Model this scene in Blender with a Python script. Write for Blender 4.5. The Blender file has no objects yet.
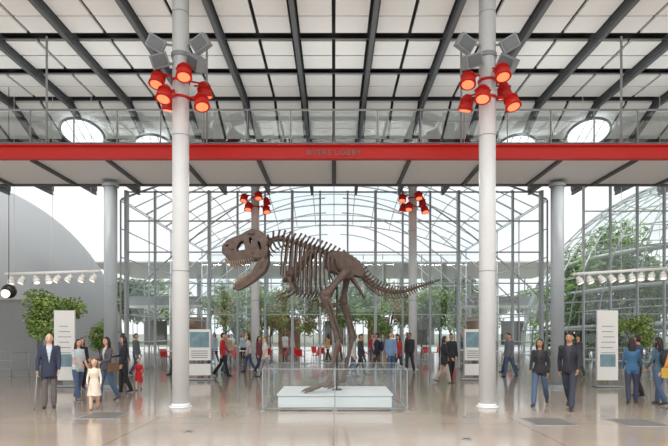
import bpy, math, random
import numpy as np
from mathutils import Vector, Matrix
random.seed(7)
sc=bpy.context.scene
try:
    sc.view_settings.view_transform='Standard'
    sc.view_settings.look='None'
    sc.view_settings.exposure=0.2
except Exception as e: print(e)

# ------------------------------------------------------------ helpers
def C(r,g,b):
    f=lambda c:(c/255/12.92) if c/255<=0.04045 else ((c/255+0.055)/1.055)**2.4
    return (f(r),f(g),f(b))
_m={}
def mat(name,rgb,rough=0.6,metal=0.0,var=0.12,scale=8.0,bump=0.0,emit=0.0,emitc=None):
    if name in _m: return _m[name]
    m=bpy.data.materials.new(name); m.use_nodes=True
    nt=m.node_tree; b=nt.nodes['Principled BSDF']
    c=C(*rgb)
    tc=nt.nodes.new('ShaderNodeTexCoord'); no=nt.nodes.new('ShaderNodeTexNoise')
    no.inputs['Scale'].default_value=scale; no.inputs['Detail'].default_value=4
    nt.links.new(tc.outputs['Object'],no.inputs['Vector'])
    mx=nt.nodes.new('ShaderNodeMix'); mx.data_type='RGBA'
    mx.inputs[6].default_value=(*[x*(1-var) for x in c],1)
    mx.inputs[7].default_value=(*[min(1,x*(1+var)) for x in c],1)
    nt.links.new(no.outputs['Fac'],mx.inputs[0])
    nt.links.new(mx.outputs[2],b.inputs['Base Color'])
    b.inputs['Roughness'].default_value=rough; b.inputs['Metallic'].default_value=metal
    if bump>0:
        bp=nt.nodes.new('ShaderNodeBump'); bp.inputs['Strength'].default_value=bump; bp.inputs['Distance'].default_value=0.02
        nt.links.new(no.outputs['Fac'],bp.inputs['Height']); nt.links.new(bp.outputs['Normal'],b.inputs['Normal'])
    if emit>0:
        b.inputs['Emission Color'].default_value=(*C(*(emitc or rgb)),1); b.inputs['Emission Strength'].default_value=emit
    _m[name]=m; return m

def glassmat(name,tint=(0.97,0.985,0.985),refl=0.08,rough=0.0,fres=0.35):
    m=bpy.data.materials.new(name); m.use_nodes=True; nt=m.node_tree
    for n in list(nt.nodes): nt.nodes.remove(n)
    o=nt.nodes.new('ShaderNodeOutputMaterial'); mix=nt.nodes.new('ShaderNodeMixShader')
    t=nt.nodes.new('ShaderNodeBsdfTransparent'); t.inputs['Color'].default_value=(*tint,1)
    g=nt.nodes.new('ShaderNodeBsdfGlossy'); g.inputs['Roughness'].default_value=rough
    g.inputs['Color'].default_value=(0.9,0.95,0.95,1)
    fr=nt.nodes.new('ShaderNodeLayerWeight'); fr.inputs['Blend'].default_value=0.25
    ml=nt.nodes.new('ShaderNodeMath'); ml.operation='MULTIPLY_ADD'; ml.inputs[1].default_value=fres; ml.inputs[2].default_value=refl*0.4
    nt.links.new(fr.outputs['Fresnel'],ml.inputs[0]); nt.links.new(ml.outputs[0],mix.inputs[0])
    nt.links.new(t.outputs[0],mix.inputs[1]); nt.links.new(g.outputs[0],mix.inputs[2]); nt.links.new(mix.outputs[0],o.inputs[0])
    return m

class MB:
    def __init__(s): s.v=[];s.f=[];s.m=[];s.s=[]
    def add(s,vs,fs,mi=0,sm=False):
        o=len(s.v); s.v+=[tuple(x) for x in vs]; s.f+=[tuple(i+o for i in f) for f in fs]
        s.m+=[mi]*len(fs); s.s+=[sm]*len(fs)
    def box(s,c,sz,mi=0,M=None):
        c=Vector(c); vs=[]
        for dx in(-.5,.5):
            for dy in(-.5,.5):
                for dz in(-.5,.5):
                    p=Vector((dx*sz[0],dy*sz[1],dz*sz[2]))
                    if M is not None: p=M@p
                    vs.append(c+p)
        s.add(vs,[(0,1,3,2),(4,6,7,5),(0,4,5,1),(2,3,7,6),(0,2,6,4),(1,5,7,3)],mi)
    def tube(s,pts,rad,n=8,mi=0,sm=True,caps=True,up=None):
        pts=[Vector(p) for p in pts]
        if not isinstance(rad,(list,tuple)): rad=[rad]*len(pts)
        vs=[];fs=[]; N=len(pts)
        prev=None
        for i,p in enumerate(pts):
            t=(pts[min(i+1,N-1)]-pts[max(i-1,0)])
            if t.length<1e-9: t=Vector((0,0,1))
            t.normalize()
            if prev is None:
                a=Vector(up) if up else (Vector((0,0,1)) if abs(t.z)<0.9 else Vector((0,1,0)))
            else: a=prev
            a=(a-t*a.dot(t))
            if a.length<1e-6: a=t.orthogonal()
            a.normalize()
            prev=a; b=t.cross(a)
            r=rad[i]; ra,rb=(r if isinstance(r,(tuple,list)) else (r,r))
            for k in range(n):
                an=2*math.pi*k/n
                vs.append(p+a*(math.cos(an)*ra)+b*(math.sin(an)*rb))
        for i in range(N-1):
            for k in range(n):
                k2=(k+1)%n
                fs.append((i*n+k,i*n+k2,(i+1)*n+k2,(i+1)*n+k))
        s.add(vs,fs,mi,sm)
        if caps:
            o=len(s.v)-len(vs)
            s.f.append(tuple(o+k for k in reversed(range(n)))); s.m.append(mi); s.s.append(False)
            s.f.append(tuple(o+(N-1)*n+k for k in range(n))); s.m.append(mi); s.s.append(False)
    def ell(s,c,r,mi=0,nu=12,nv=8,M=None,fn=None):
        c=Vector(c); vs=[]
        if not isinstance(r,(tuple,list)): r=(r,r,r)
        for j in range(nv+1):
            th=math.pi*j/nv
            for i in range(nu):
                ph=2*math.pi*i/nu
                u=Vector((math.sin(th)*math.cos(ph),math.sin(th)*math.sin(ph),math.cos(th)))
                p=Vector((u.x*r[0],u.y*r[1],u.z*r[2]))
                if fn: p=fn(u,p)
                if M is not None: p=M@p
                vs.append(c+p)
        top=vs[0]; bot=vs[-1]
        body=vs[nu:-nu]; V=[top]+body+[bot]; fs=[]
        for i in range(nu): fs.append((0,1+i,1+(i+1)%nu))
        for j in range(nv-2):
            for i in range(nu):
                a=1+j*nu+i; b=1+j*nu+(i+1)%nu
                fs.append((a,a+nu,b+nu,b))
        L=len(V)-1; o=1+(nv-2)*nu
        for i in range(nu): fs.append((L,o+(i+1)%nu,o+i))
        s.add(V,fs,mi,True)
    def obj(s,name,mats,parent=None,loc=None):
        me=bpy.data.meshes.new(name); me.from_pydata(s.v,[],s.f)
        for m in mats: me.materials.append(m)
        me.polygons.foreach_set('material_index',s.m); me.polygons.foreach_set('use_smooth',s.s)
        me.update()
        o=bpy.data.objects.new(name,me); sc.collection.objects.link(o)
        if parent: o.parent=parent
        if loc: o.location=loc
        return o
def empty(name,loc=(0,0,0)):
    e=bpy.data.objects.new(name,None); e.location=loc; e.empty_display_size=0.2; sc.collection.objects.link(e); return e
def group(name,objs):
    e=empty(name)
    for o in objs: o.parent=e
    return e
def inst(o,name,loc,rz=0,s=1.0):
    n=bpy.data.objects.new(name,o.data); n.location=loc; n.rotation_euler=(0,0,rz); n.scale=(s,s,s) if not isinstance(s,tuple) else s
    sc.collection.objects.link(n); return n

# ------------------------------------------------------------ camera
cam=bpy.data.cameras.new('camera'); co=bpy.data.objects.new('camera',cam); sc.collection.objects.link(co)
co.location=(0,0,1.8); co.rotation_euler=(math.radians(90),0,0)
cam.sensor_width=36; cam.lens=560/668*36; cam.shift_y=108/668; cam.clip_end=500
sc.camera=co

# ------------------------------------------------------------ world
w=bpy.data.worlds.new('sky'); sc.world=w; w.use_nodes=True; nt=w.node_tree
bg=nt.nodes['Background']; tc=nt.nodes.new('ShaderNodeTexCoord'); no=nt.nodes.new('ShaderNodeTexNoise'); no.inputs['Scale'].default_value=2.5; no.inputs['Detail'].default_value=5
mx=nt.nodes.new('ShaderNodeMix'); mx.data_type='RGBA'; mx.inputs[6].default_value=(0.74,0.85,0.96,1); mx.inputs[7].default_value=(1,1,1,1)
cr=nt.nodes.new('ShaderNodeMapRange'); cr.inputs['From Min'].default_value=0.3; cr.inputs['From Max'].default_value=0.55
nt.links.new(tc.outputs['Generated'],no.inputs['Vector']); nt.links.new(no.outputs['Fac'],cr.inputs[0]); nt.links.new(cr.outputs[0],mx.inputs[0]); nt.links.new(mx.outputs[2],bg.inputs['Color'])
bg.inputs['Strength'].default_value=1.05
sun=bpy.data.lights.new('sun','SUN'); sun.energy=1.7; sun.angle=math.radians(15); sun.color=(1,0.97,0.92)
so=bpy.data.objects.new('sun',sun); so.rotation_euler=(math.radians(48),0,math.radians(-20)); so.location=(0,-10,30); sc.collection.objects.link(so)
def area(name,loc,rx,sx,sy,en,col=(1,1,1)):
    l=bpy.data.lights.new(name,'AREA'); l.shape='RECTANGLE'; l.size=sx; l.size_y=sy; l.energy=en; l.color=col
    o=bpy.data.objects.new(name,l); o.location=loc; o.rotation_euler=(rx,0,0); sc.collection.objects.link(o); return o

# ------------------------------------------------------------ materials
M_white=mat('column_paint',(230,232,233),0.35,var=0.03)
M_whitep=mat('panel_white',(234,234,230),0.7,var=0.02)
M_dark=mat('ceiling_void',(44,45,46),0.8)
M_beam=mat('beam_grey',(92,95,97),0.5,var=0.05)
M_steel=mat('steel_grey',(155,160,163),0.35,0.4,var=0.05)
M_mull=mat('mullion_grey',(176,182,185),0.4,0.1,var=0.04)
M_red=mat('red_paint',(214,34,24),0.45,var=0.04)
M_black=mat('black_metal',(28,28,30),0.4)
M_spk=mat('speaker_grey',(154,157,160),0.5,var=0.05)
M_bone=mat('fossil_bone',(90,74,66),0.55,var=0.6,scale=9,bump=0.7)
M_glass=glassmat('clear_glass')
M_glass2=glassmat('case_glass',(0.975,0.99,0.99),0.1,fres=.15)
M_leaf=[mat('leaf_a',(96,130,68),0.6,var=0.3,scale=3),mat('leaf_b',(130,152,88),0.6,var=0.3,scale=3),mat('leaf_c',(70,100,58),0.6,var=0.3,scale=3)]
M_leafr=mat('leaf_rust',(146,112,86),0.7,var=0.3,scale=3)
M_bark=mat('bark',(92,78,64),0.9)
M_lens=mat('lamp_lens',(255,150,110),0.3,emit=1.5,emitc=(255,110,70))
M_lensw=mat('lamp_lens_white',(255,240,220),0.3,emit=1.3,emitc=(255,240,220))

# floor
fm=bpy.data.materials.new('polished_terrazzo'); fm.use_nodes=True; nt=fm.node_tree; b=nt.nodes['Principled BSDF']
tc=nt.nodes.new('ShaderNodeTexCoord')
n1=nt.nodes.new('ShaderNodeTexNoise'); n1.inputs['Scale'].default_value=0.6; n1.inputs['Detail'].default_value=6
n2=nt.nodes.new('ShaderNodeTexNoise'); n2.inputs['Scale'].default_value=45; n2.inputs['Detail'].default_value=3
br=nt.nodes.new('ShaderNodeTexBrick'); br.offset=0; br.inputs['Scale'].default_value=1; br.inputs['Brick Width'].default_value=3.63; br.inputs['Row Height'].default_value=3.63
br.inputs['Mortar Size'].default_value=0.012; br.inputs['Color1'].default_value=(1,1,1,1); br.inputs['Color2'].default_value=(.96,.96,.96,1); br.inputs['Mortar'].default_value=(.55,.55,.55,1)
for n in(n1,n2,br): nt.links.new(tc.outputs['Object'],n.inputs['Vector'])
m1=nt.nodes.new('ShaderNodeMix'); m1.data_type='RGBA'; m1.inputs[6].default_value=(*C(142,128,117),1); m1.inputs[7].default_value=(*C(176,162,149),1)
nt.links.new(n1.outputs['Fac'],m1.inputs[0])
m2=nt.nodes.new('ShaderNodeMix'); m2.data_type='RGBA'; m2.blend_type='MULTIPLY'; m2.inputs[0].default_value=1
nt.links.new(m1.outputs[2],m2.inputs[6]); nt.links.new(br.outputs['Color'],m2.inputs[7])
m3=nt.nodes.new('ShaderNodeMix'); m3.data_type='RGBA'; m3.blend_type='OVERLAY'; m3.inputs[0].default_value=0.25
nt.links.new(m2.outputs[2],m3.inputs[6]); nt.links.new(n2.outputs['Color'],m3.inputs[7])
nt.links.new(m3.outputs[2],b.inputs['Base Color'])
mr=nt.nodes.new('ShaderNodeMapRange'); mr.inputs['To Min'].default_value=0.04; mr.inputs['To Max'].default_value=0.17
nt.links.new(n1.outputs['Fac'],mr.inputs[0]); nt.links.new(mr.outputs[0],b.inputs['Roughness'])
b.inputs['IOR'].default_value=1.6
mb=MB(); mb.box((0,27,-0.1),(60,72,0.2)); mb.obj('floor',[fm])
mb=MB(); mb.box((0,150,-0.3),(500,400,0.2)); mb.obj('ground',[mat('paving',(140,144,130),0.9,scale=0.3)])

# ------------------------------------------------------------ ceiling
def zc(y):
    if y<20: return 10.0
    if y<23.2: return 10.0-(y-20)*1.4/3.2
    return 8.6
mb=MB()
ys=[3,20,23.2,27.2]
for a,b_ in zip(ys[:-1],ys[1:]):
    za,zb=zc(a)+.22,zc(b_)+.22
    X=17.0
    mb.add([(-X,a,za),(X,a,za),(X,b_,zb),(-X,b_,zb),(-X,a,za+.2),(X,a,za+.2),(X,b_,zb+.2),(-X,b_,zb+.2)],[(0,1,2,3),(7,6,5,4),(0,4,5,1),(2,6,7,3),(1,5,6,2),(0,3,7,4)],0)
rows=np.arange(3.3,27,2.1)
for bi in range(-8,8):
    xb=1.05+2.1*bi
    for kx in range(2):
        x0=xb+0.12+kx*0.97; x1=x0+0.87
        for r in rows:
            for (ya,yb) in((r,r+0.79),(r+0.85,r+1.64)):
                if yb>27.1: continue
                if ya<20<yb or ya<23.2<yb: yb=min(yb,20 if ya<20 else 23.2)
                if yb-ya<.1: continue
                za,zb=zc(ya)+.02,zc(yb)+.02
                mb.add([(x0,ya,za),(x1,ya,za),(x1,yb,zb),(x0,yb,zb),(x0,ya,za+.08),(x1,ya,za+.08),(x1,yb,zb+.08),(x0,yb,zb+.08)],[(0,3,2,1),(4,5,6,7),(0,1,5,4),(1,2,6,5),(2,3,7,6),(3,0,4,7)],1)
ceil=mb.obj('ceiling',[M_dark,M_whitep])
mb=MB()
for bi in range(-8,9):
    xb=1.05+2.1*bi
    for (wd,z0,z1) in((0.12,-0.2,-0.17),(0.04,-0.17,-0.02),(0.12,-0.02,0.2)):
        for a,b_ in zip(ys[:-1],ys[1:]):
            za,zb=zc(a),zc(b_)
            vs=[]
            for (y,z) in((a,za),(b_,zb)):
                for x in(xb-wd/2,xb+wd/2):
                    for dz in(z0,z1): vs.append((x,y,z+dz))
            mb.add(vs,[(0,2,3,1),(4,5,7,6),(0,1,5,4),(2,6,7,3),(0,4,6,2),(1,3,7,5)])
for r in rows:
    y=r+1.87
    if y<27: mb.tube([(-17,y,zc(y)-.02),(17,y,zc(y)-.02)],.022,6)
beams=mb.obj('beams',[M_beam])
M_sky=mat('skylight_diffuser',(255,255,255),0.3,emit=1.2)
sky_=[]
for i,(x,y) in enumerate(((-9.5,21.15),(9.6,21.15),(-7.0,21.9),(7.1,21.9))):
    mb=MB(); n=36; sl=math.atan(1.4/3.2)
    M=Matrix.Rotation(-sl,3,'X')
    ring=[M@Vector((0.78*math.cos(t),0.78*math.sin(t),0)) for t in [2*math.pi*k/n for k in range(n)]]
    mb.add([Vector((x,y,zc(y)-.25))+p for p in ring],[tuple(reversed(range(n)))],0)
    cl=[Vector((x,y,zc(y)-.24))+p for p in ring]; mb.tube(cl+[cl[0]],0.05,8,1,caps=False)
    for k in(-.3,0,.3):
        mb.tube([Vector((x,y,zc(y)-.28))+M@Vector((k,-.7,0)),Vector((x,y,zc(y)-.28))+M@Vector((k,.7,0))],.014,6,1)
    sky_.append(mb.obj('skylight_%d'%(i+1),[M_sky,M_steel]))
for o in [beams]+sky_: o.parent=ceil

mb=MB()
for x in(-9,-3,3,9): mb.box((x,7.5,7.4),(4.2,.5,.12)); [mb.tube([(x+d,7.5,7.46),(x+d,7.5,9.8)],.012,6) for d in(-1.8,1.8)]
mb.obj('fill_lamp_housings',[M_spk])  # added housings, out of view, for the overhead fill lamps
for x in(-9,-3,3,9):
    area('ceiling_fill',(x,7.5,7.5),math.pi,4,.4,190)  # unseen fill lamp, added to brighten the ceiling
    area('floor_fill',(x,7.5,7.3),0,4,.4,200,(1,.97,.92))  # unseen fill lamp, added to brighten the floor
for x in(-12,-6,0,6,12): area('bridge_ceiling_fill',(x,16.9,6.98),math.pi,5,1.2,60)  # added fill hidden behind the fascia, lifts the ceiling brightness
for x in(-9,-3,3,9): area('bridge_floor_fill',(x,16.9,6.48),0,4,.5,75,(1,.97,.92))  # added fill below the deck, lightens the floor under the bridge

# ------------------------------------------------------------ columns
def column(x,y,r,z1,mats=M_white):
    mb=MB()
    mb.tube([(x,y,0),(x,y,z1)],r,32,0)
    mb.tube([(x,y,0),(x,y,0.03)],r*1.35,32,0); mb.tube([(x,y,0.03),(x,y,0.09)],r*1.1,32,0)
    for z in(3.2,6.4,9.3):
        if z<z1-.2: mb.tube([(x,y,z),(x,y,z+.02)],r*1.012,32,1)
    mb.tube([(x,y,z1-.12),(x,y,z1)],r*1.25,32,0)
    return mb.obj('column',[mats,M_spk])
for sx in(-1,1):
    column(sx*3.63,13.26,0.195,9.98)
    column(sx*3.64,25.9,0.19,8.58)
    column(sx*7.1,17.8,0.205,6.5,mat('column_grey',(160,167,172),0.4,var=0.03))

# ------------------------------------------------------------ bridge
br=empty('pedestrian_bridge',(0,15.5,6.53))
def ch(mb,name,mats):
    o=mb.obj(name,mats); o.parent=br; o.matrix_parent_inverse=Matrix.Translation((0,-15.5,-6.53)); return o
mb=MB(); mb.box((0,15.48,6.71),(40,0.08,0.36)); mb.box((0,15.42,6.9),(40,0.2,0.03)); mb.box((0,15.42,6.54),(40,0.2,0.03)); ch(mb,'fascia',[M_red])
mb=MB(); mb.box((0,18.3,6.71),(40,0.08,0.36)); mb.box((0,16.9,6.82),(40,2.8,0.1)); ch(mb,'deck',[M_beam])
mb=MB()
for i in range(-10,10): mb.box((1.05+2.1*i,16.9,6.62),(1.98,2.66,0.06))
ch(mb,'soffit_panels',[mat('soffit_white',(232,235,240),0.5,var=0.03)])
mb=MB()
for i in range(-10,11): mb.box((2.1*i,16.9,6.56),(0.09,2.7,0.1))
ch(mb,'soffit_beams',[mat('soffit_beam',(84,88,92),0.5)])
mb=MB()
for yy in(15.5,18.25):
    mb.tube([(-20,yy,7.92),(20,yy,7.92)],0.03,10)
    for i in range(-16,17): mb.box((1.2*i,yy,7.4),(0.022,0.06,1.0))
    mb.tube([(-20,yy,7.0),(20,yy,7.0)],0.02,6)
ch(mb,'railing',[M_steel])
mb=MB()
for yy in(15.52,18.27):
    for i in range(-16,16): mb.box((1.2*i+.6,yy,7.44),(1.12,.012,.84))
ch(mb,'balustrade_glass',[glassmat('balustrade_glass',(0.88,0.91,0.92),0.2,fres=.2)])
mb=MB()
for x in(-11.2,-7.9,-3.5,3.5,7.9,11.2): mb.tube([(x,15.4,6.9),(x,15.4,9.9)],0.03,10)
ch(mb,'hanger_rods',[M_spk])
tx=bpy.data.curves.new('lettering','FONT'); tx.body='BYERS LOBBY'; tx.size=0.22; tx.extrude=0.012; tx.align_x='CENTER'; tx.align_y='CENTER'; tx.space_character=1.15
to=bpy.data.objects.new('lobby_name_lettering',tx); to.location=(0,15.425,6.715); to.rotation_euler=(math.radians(90),0,0); sc.collection.objects.link(to)
tx.materials.append(mat('letter_grey',(150,124,120),0.4))

# ------------------------------------------------------------ lamp clusters
def can(mb,c,d,r,l,mi_body,mi_lens,flare=1.0):
    c=Vector(c); d=Vector(d).normalized()
    mb.tube([c,c+d*l*.12,c+d*l*.3,c+d*l*.7,c+d*l],[r*.35,r*.62,r*.72,r*.95*flare,r*1.05*flare],16,mi_body)
    mb.tube([c+d*l*.985,c+d*l*1.01],r*.78*flare,16,mi_lens)
    for k in(.35,.45,.55): mb.tube([c+d*l*k,c+d*l*(k+.03)],r*.95,16,mi_body)
def cluster(x,y,z,rc,s=1.0,speakers=True):
    mb=MB()
    mb.tube([(x,y,z+.25*s),(x,y,z+.31*s)],rc*1.15,24,0); mb.tube([(x,y,z-.2*s),(x,y,z-.14*s)],rc*1.15,24,0)
    for (dx,dy,dz,dr) in((-.52,-.1,.36,(-.12,-.35,-1)),(.22,-.45,.4,(.05,-.35,-1)),(-.24,-.45,-.16,(-.1,-.35,-1)),(.54,-.1,-.22,(.2,-.35,-1)),(-.4,.45,.0,(-.15,.2,-1)),(.5,.3,.28,(.2,.2,-1))):
        p=Vector((x+dx*s,y+dy*s,z+dz*s)); can(mb,p+Vector((0,0,.13*s)),dr,.2*s,.42*s,0,1)
        mb.tube([(x,y,z+dz*s+.05),p+Vector((0,0,.08*s))],.025*s,8,0)
        mb.box(p+Vector((0,0,.02*s)),(.44*s,.03*s,.04*s),0)
    mb.obj('red_spotlight_cluster',[M_red,M_lens])
    if speakers:
        mb=MB()
        for (dx,dy,dz,ry,rz) in((-.55,-.1,1.1,25,20),(.5,-.1,1.1,-25,-20),(-.42,-.25,.62,-20,10),(.42,-.2,.6,35,-30)):
            M=Matrix.Rotation(math.radians(rz),3,'Z')@Matrix.Rotation(math.radians(ry),3,'Y')@Matrix.Rotation(math.radians(20),3,'X')
            p=Vector((x+dx,y+dy,z+dz)); mb.box(p,(.4,.26,.3),0,M); mb.box(p+M@Vector((0,-.14,0)),(.33,.02,.24),1,M)
            for k in range(4): mb.box(p+M@Vector((0,.14,-.11+.07*k)),(.36,.05,.015),0,M)
            mb.tube([(x,y,z+dz),p],.03,8,0)
        mb.tube([(x,y,z+.8),(x,y,z+.9)],rc*1.12,24,0)
        mb.obj('floodlight_cluster',[M_spk,mat('flood_face',(104,108,112),0.3)])
for sx in(-1,1):
    cluster(sx*3.63,13.26,7.45,.195,.9)
    cluster(sx*3.64,25.9,7.68,.19,.9,False)

# ------------------------------------------------------------ glass walls
def mullions(mb,xs,y,z0,z1,w=.05,d=.14,zs=()):
    for x in xs: mb.box((x,y,(z0+z1)/2),(w,d,z1-z0))
    for z in zs: mb.box(((xs[0]+xs[-1])/2,y,z),(xs[-1]-xs[0],d*.5,w*.7))
xs=[-9.95+1.326*i for i in range(16)]
mb=MB(); mullions(mb,xs,27,0,8.55,.08,.2,(2.6,4.1,5.6,7.1,8.5))
for x in xs[::3]: mb.box((x,26.8,4.27),(.12,.2,8.5))
w1=mb.obj('frame',[M_mull])
mb=MB()
for a,b_ in zip(xs[:-1],xs[1:]):
    if -3.5<(a+b_)/2<3.5: mb.box(((a+b_)/2,27,5.6),(b_-a-.05,.012,5.8))
    else: mb.box(((a+b_)/2,27,4.3),(b_-a-.05,.012,8.4))
w1g=mb.obj('glazing',[M_glass]); group('window_1',[w1,w1g])
mb=MB()
for sx in(-1,1):
    for i in range(5):
        y=27.3+4.2*i; mb.tube([(sx*10.4,y,0),(sx*10.4,y,8.2)],.05,8)
    for z in(1.2,2.6,4.0,5.4,6.8,8.15): mb.tube([(sx*10.4,27.3,z),(sx*10.4,45.5,z)],.03,8)
sf=mb.obj('side_frame',[M_mull])
xs2=[-10.4+1.6*i for i in range(14)]
mb=MB(); mullions(mb,xs2,46,0,8.1,.08,.15,(2.8,5.5,8.05)); a_=mb.obj('frame',[M_mull])
mb=MB(); mb.box((0,46,4.05),(20.8,.012,8.0)); b_=mb.obj('glazing',[M_glass]); group('window_2',[a_,b_])
mb=MB()
def vz(x,y): 
    return 8.25+3.6*(1-(x/10.4)**2)*(0.55+0.45*math.cos((y-36.5)/9.5*math.pi/2))
for i in range(11):
    y=27.4+1.8*i
    mb.tube([(x,y,vz(x,y)) for x in np.linspace(-10.4,10.4,25)],.055 if i%2==0 else .035,6)
for i in range(15):
    x=-10.4+20.8*i/14
    mb.tube([(x,y,vz(x,y)) for y in np.linspace(27.4,45.4,14)],.03,6)
for sx in(-1,1):
    for i in range(5):
        y0=28+4*i
        pts=[(sx*(10.4-9.9*t),y0,3.4+6.0*math.sin(t*math.pi/2)) for t in np.linspace(0,1,12)]
        mb.tube(pts,.04,6)
rf=mb.obj('roof_net',[M_mull]); group('piazza_structure',[sf,rf])
mb=MB()
for x in(-14.5,-7.2,0.02,7.2,14.5):
    for y in(50,60): mb.tube([(x,y,0),(x,y,7.6)],.2,16,0)
mb.box((0,55,7.7),(44,15,.14),0)
for i in range(28): mb.box((-21+i*1.56,62,3.8),(.08,.2,7.6),1)
for z in(2.6,5.2): mb.box((0,62,z),(42,.1,.08),1)
for i in range(9): mb.box((-18+i*4.5,56.5,1.6),(2.2,.3,3.2 if i%2 else 2.4),2+i%2)
mb.box((0,58,4.3),(42,1.6,.25),0); mb.box((0,57.2,4.9),(42,.05,.9),1)
mb.obj('far_exhibit_hall',[M_white,M_mull,mat('exhibit_dark',(106,102,98),.7),mat('exhibit_brown',(150,120,98),.7)])

# ------------------------------------------------------------ domes
bpy.ops.mesh.primitive_uv_sphere_add(segments=96,ring_count=56,radius=10.9,location=(-24.6,34.5,.5)); o=bpy.context.object; o.name='planetarium_dome'
o.data.materials.append(mat('dome_plaster',(168,170,171),0.65,var=0.06,scale=0.4))
for p in o.data.polygons: p.use_smooth=True
CX,CY,CZ,RR=23,34.5,.3,10.9
bpy.ops.mesh.primitive_uv_sphere_add(segments=36,ring_count=22,radius=RR,location=(CX,CY,CZ)); rfr=bpy.context.object; rfr.name='frame'; rfr.data.materials.append(M_mull)
md=rfr.modifiers.new('w','WIREFRAME'); md.thickness=.08
bpy.ops.mesh.primitive_uv_sphere_add(segments=72,ring_count=40,radius=RR-.04,location=(CX,CY,CZ)); rgl=bpy.context.object; rgl.name='glazing'; rgl.data.materials.append(glassmat('dome_glass',(0.96,0.985,0.98),0.05,fres=.12))
for p in rgl.data.polygons: p.use_smooth=True
def foliage(mb,c,r,n,size,mis,shell=.5):
    for _ in range(n):
        u=Vector((random.gauss(0,1),random.gauss(0,1),random.gauss(0,1))).normalized()*(shell+(1-shell)*random.random())
        p=Vector(c)+Vector((u.x*r[0],u.y*r[1],u.z*r[2]))
        a=Vector((random.gauss(0,1),random.gauss(0,1),random.gauss(0,1))).normalized(); b=a.orthogonal().normalized()
        s=size*random.uniform(.6,1.4)
        mb.add([p-a*s,p-b*s*.45,p+a*s,p+b*s*.45],[(0,1,2,3)],random.choice(mis))
mb=MB()
for _ in range(190):
    r=random.uniform(5,9.9); t=random.uniform(math.pi*.8,math.pi*1.75); z=random.uniform(.6,8.2)
    if r*r+(z-CZ)**2>100: continue
    foliage(mb,(CX+r*math.cos(t),CY+r*math.sin(t),z),(1.4,1.4,.9),170,.18,[0,1,2])
    mb.tube([(CX+r*math.cos(t),CY+r*math.sin(t),0),(CX+r*math.cos(t)+.2,CY+r*math.sin(t),z)],.05,6,3)
rpl=mb.obj('plants',[mat('jungle_a',(112,150,76),.6,var=.3,scale=3),mat('jungle_b',(148,172,98),.6,var=.3,scale=3),mat('jungle_c',(82,118,62),.6,var=.3,scale=3),M_bark])
mb=MB()
for (z,r) in((1.9,9.3),(3.9,9.2),(5.9,8.2)):
    pts=[(CX+r*math.cos(t),CY+r*math.sin(t),z+ (t-math.pi)*.35) for t in np.linspace(math.pi*.7,math.pi*1.95,40)]
    mb.tube(pts,[(.12,.35)]*40,8,0,up=(0,0,1)); mb.tube([(p[0],p[1],p[2]+.9) for p in pts],.03,6,0)
    for p in pts[::2]: mb.tube([p,(p[0],p[1],p[2]+.9)],.015,6,0)
rrp=mb.obj('ramp',[M_white]); group('rainforest_dome',[rfr,rgl,rpl,rrp])
xs3=[10.2+1.1*i for i in range(8)]
mb=MB(); mullions(mb,xs3,22.9,0,8.3,.05,.16,(1.1,2.5,3.9,5.3,6.7,8.25)); a_=mb.obj('frame',[M_mull])
mb=MB(); mb.box((14.05,22.9,4.1),(7.7,.012,8.2)); b_=mb.obj('glazing',[M_glass]); group('window_3',[a_,b_])

def track(name,x0,x1,y,z0,z1,n):
    mb=MB(); mb.tube([(x0,y,z0),(x1,y,z1)],.05,10,0)
    for i in range(n):
        t=(i+.5)/n; x=x0+(x1-x0)*t; z=z0+(z1-z0)*t
        mb.tube([(x,y,z),(x,y,z-.14)],.015,6,0); can(mb,(x,y+.08,z-.1),(random.uniform(-.5,.5),-.3,-.8),.12,.26,0,1)
    for t in(.1,.5,.9): 
        x=x0+(x1-x0)*t; z=z0+(z1-z0)*t; mb.tube([(x,y,z),(x,y,9.9)],.008,6,0)
    mb.obj(name,[M_whitep,M_lensw])
track('light_track',-11.3,-8.0,19.2,3.75,3.85,8)
track('light_track',8.2,11.5,19.2,3.75,3.95,9)
mb=MB(); mb.ell((-10.8,18.6,3.12),.24,0,20,14); mb.tube([(-10.8,18.6,3.3),(-10.8,18.6,9.9)],.01,6,0); mb.ell((-10.8,18.42,3.04),(.15,.09,.15),1); mb.obj('hanging_globe_lamp',[M_black,M_lensw])
mb=MB(); mb.box((-12.9,22.5,1.5),(2.2,.5,3.0),0); mb.box((-12.9,22.5,3.03),(2.3,.6,.06),0)
mb.obj('concrete_partition',[mat('concrete',(140,142,142),0.8)])
def rail(x0,x1,y,name='barrier_rail'):
    mb=MB(); n=int(abs(x1-x0)/.9)+1
    for i in range(n+1): x=x0+(x1-x0)*i/n; mb.tube([(x,y,0),(x,y,1.0)],.02,8); mb.tube([(x,y,0),(x,y,.015)],.07,12)
    for z in(.35,.68,1.0): mb.tube([(x0,y,z),(x1,y,z)],.014,8)
    mb.obj(name,[M_steel])
rail(-13.6,-11.6,21.3)
rail(9.6,12.4,20.8)

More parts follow.
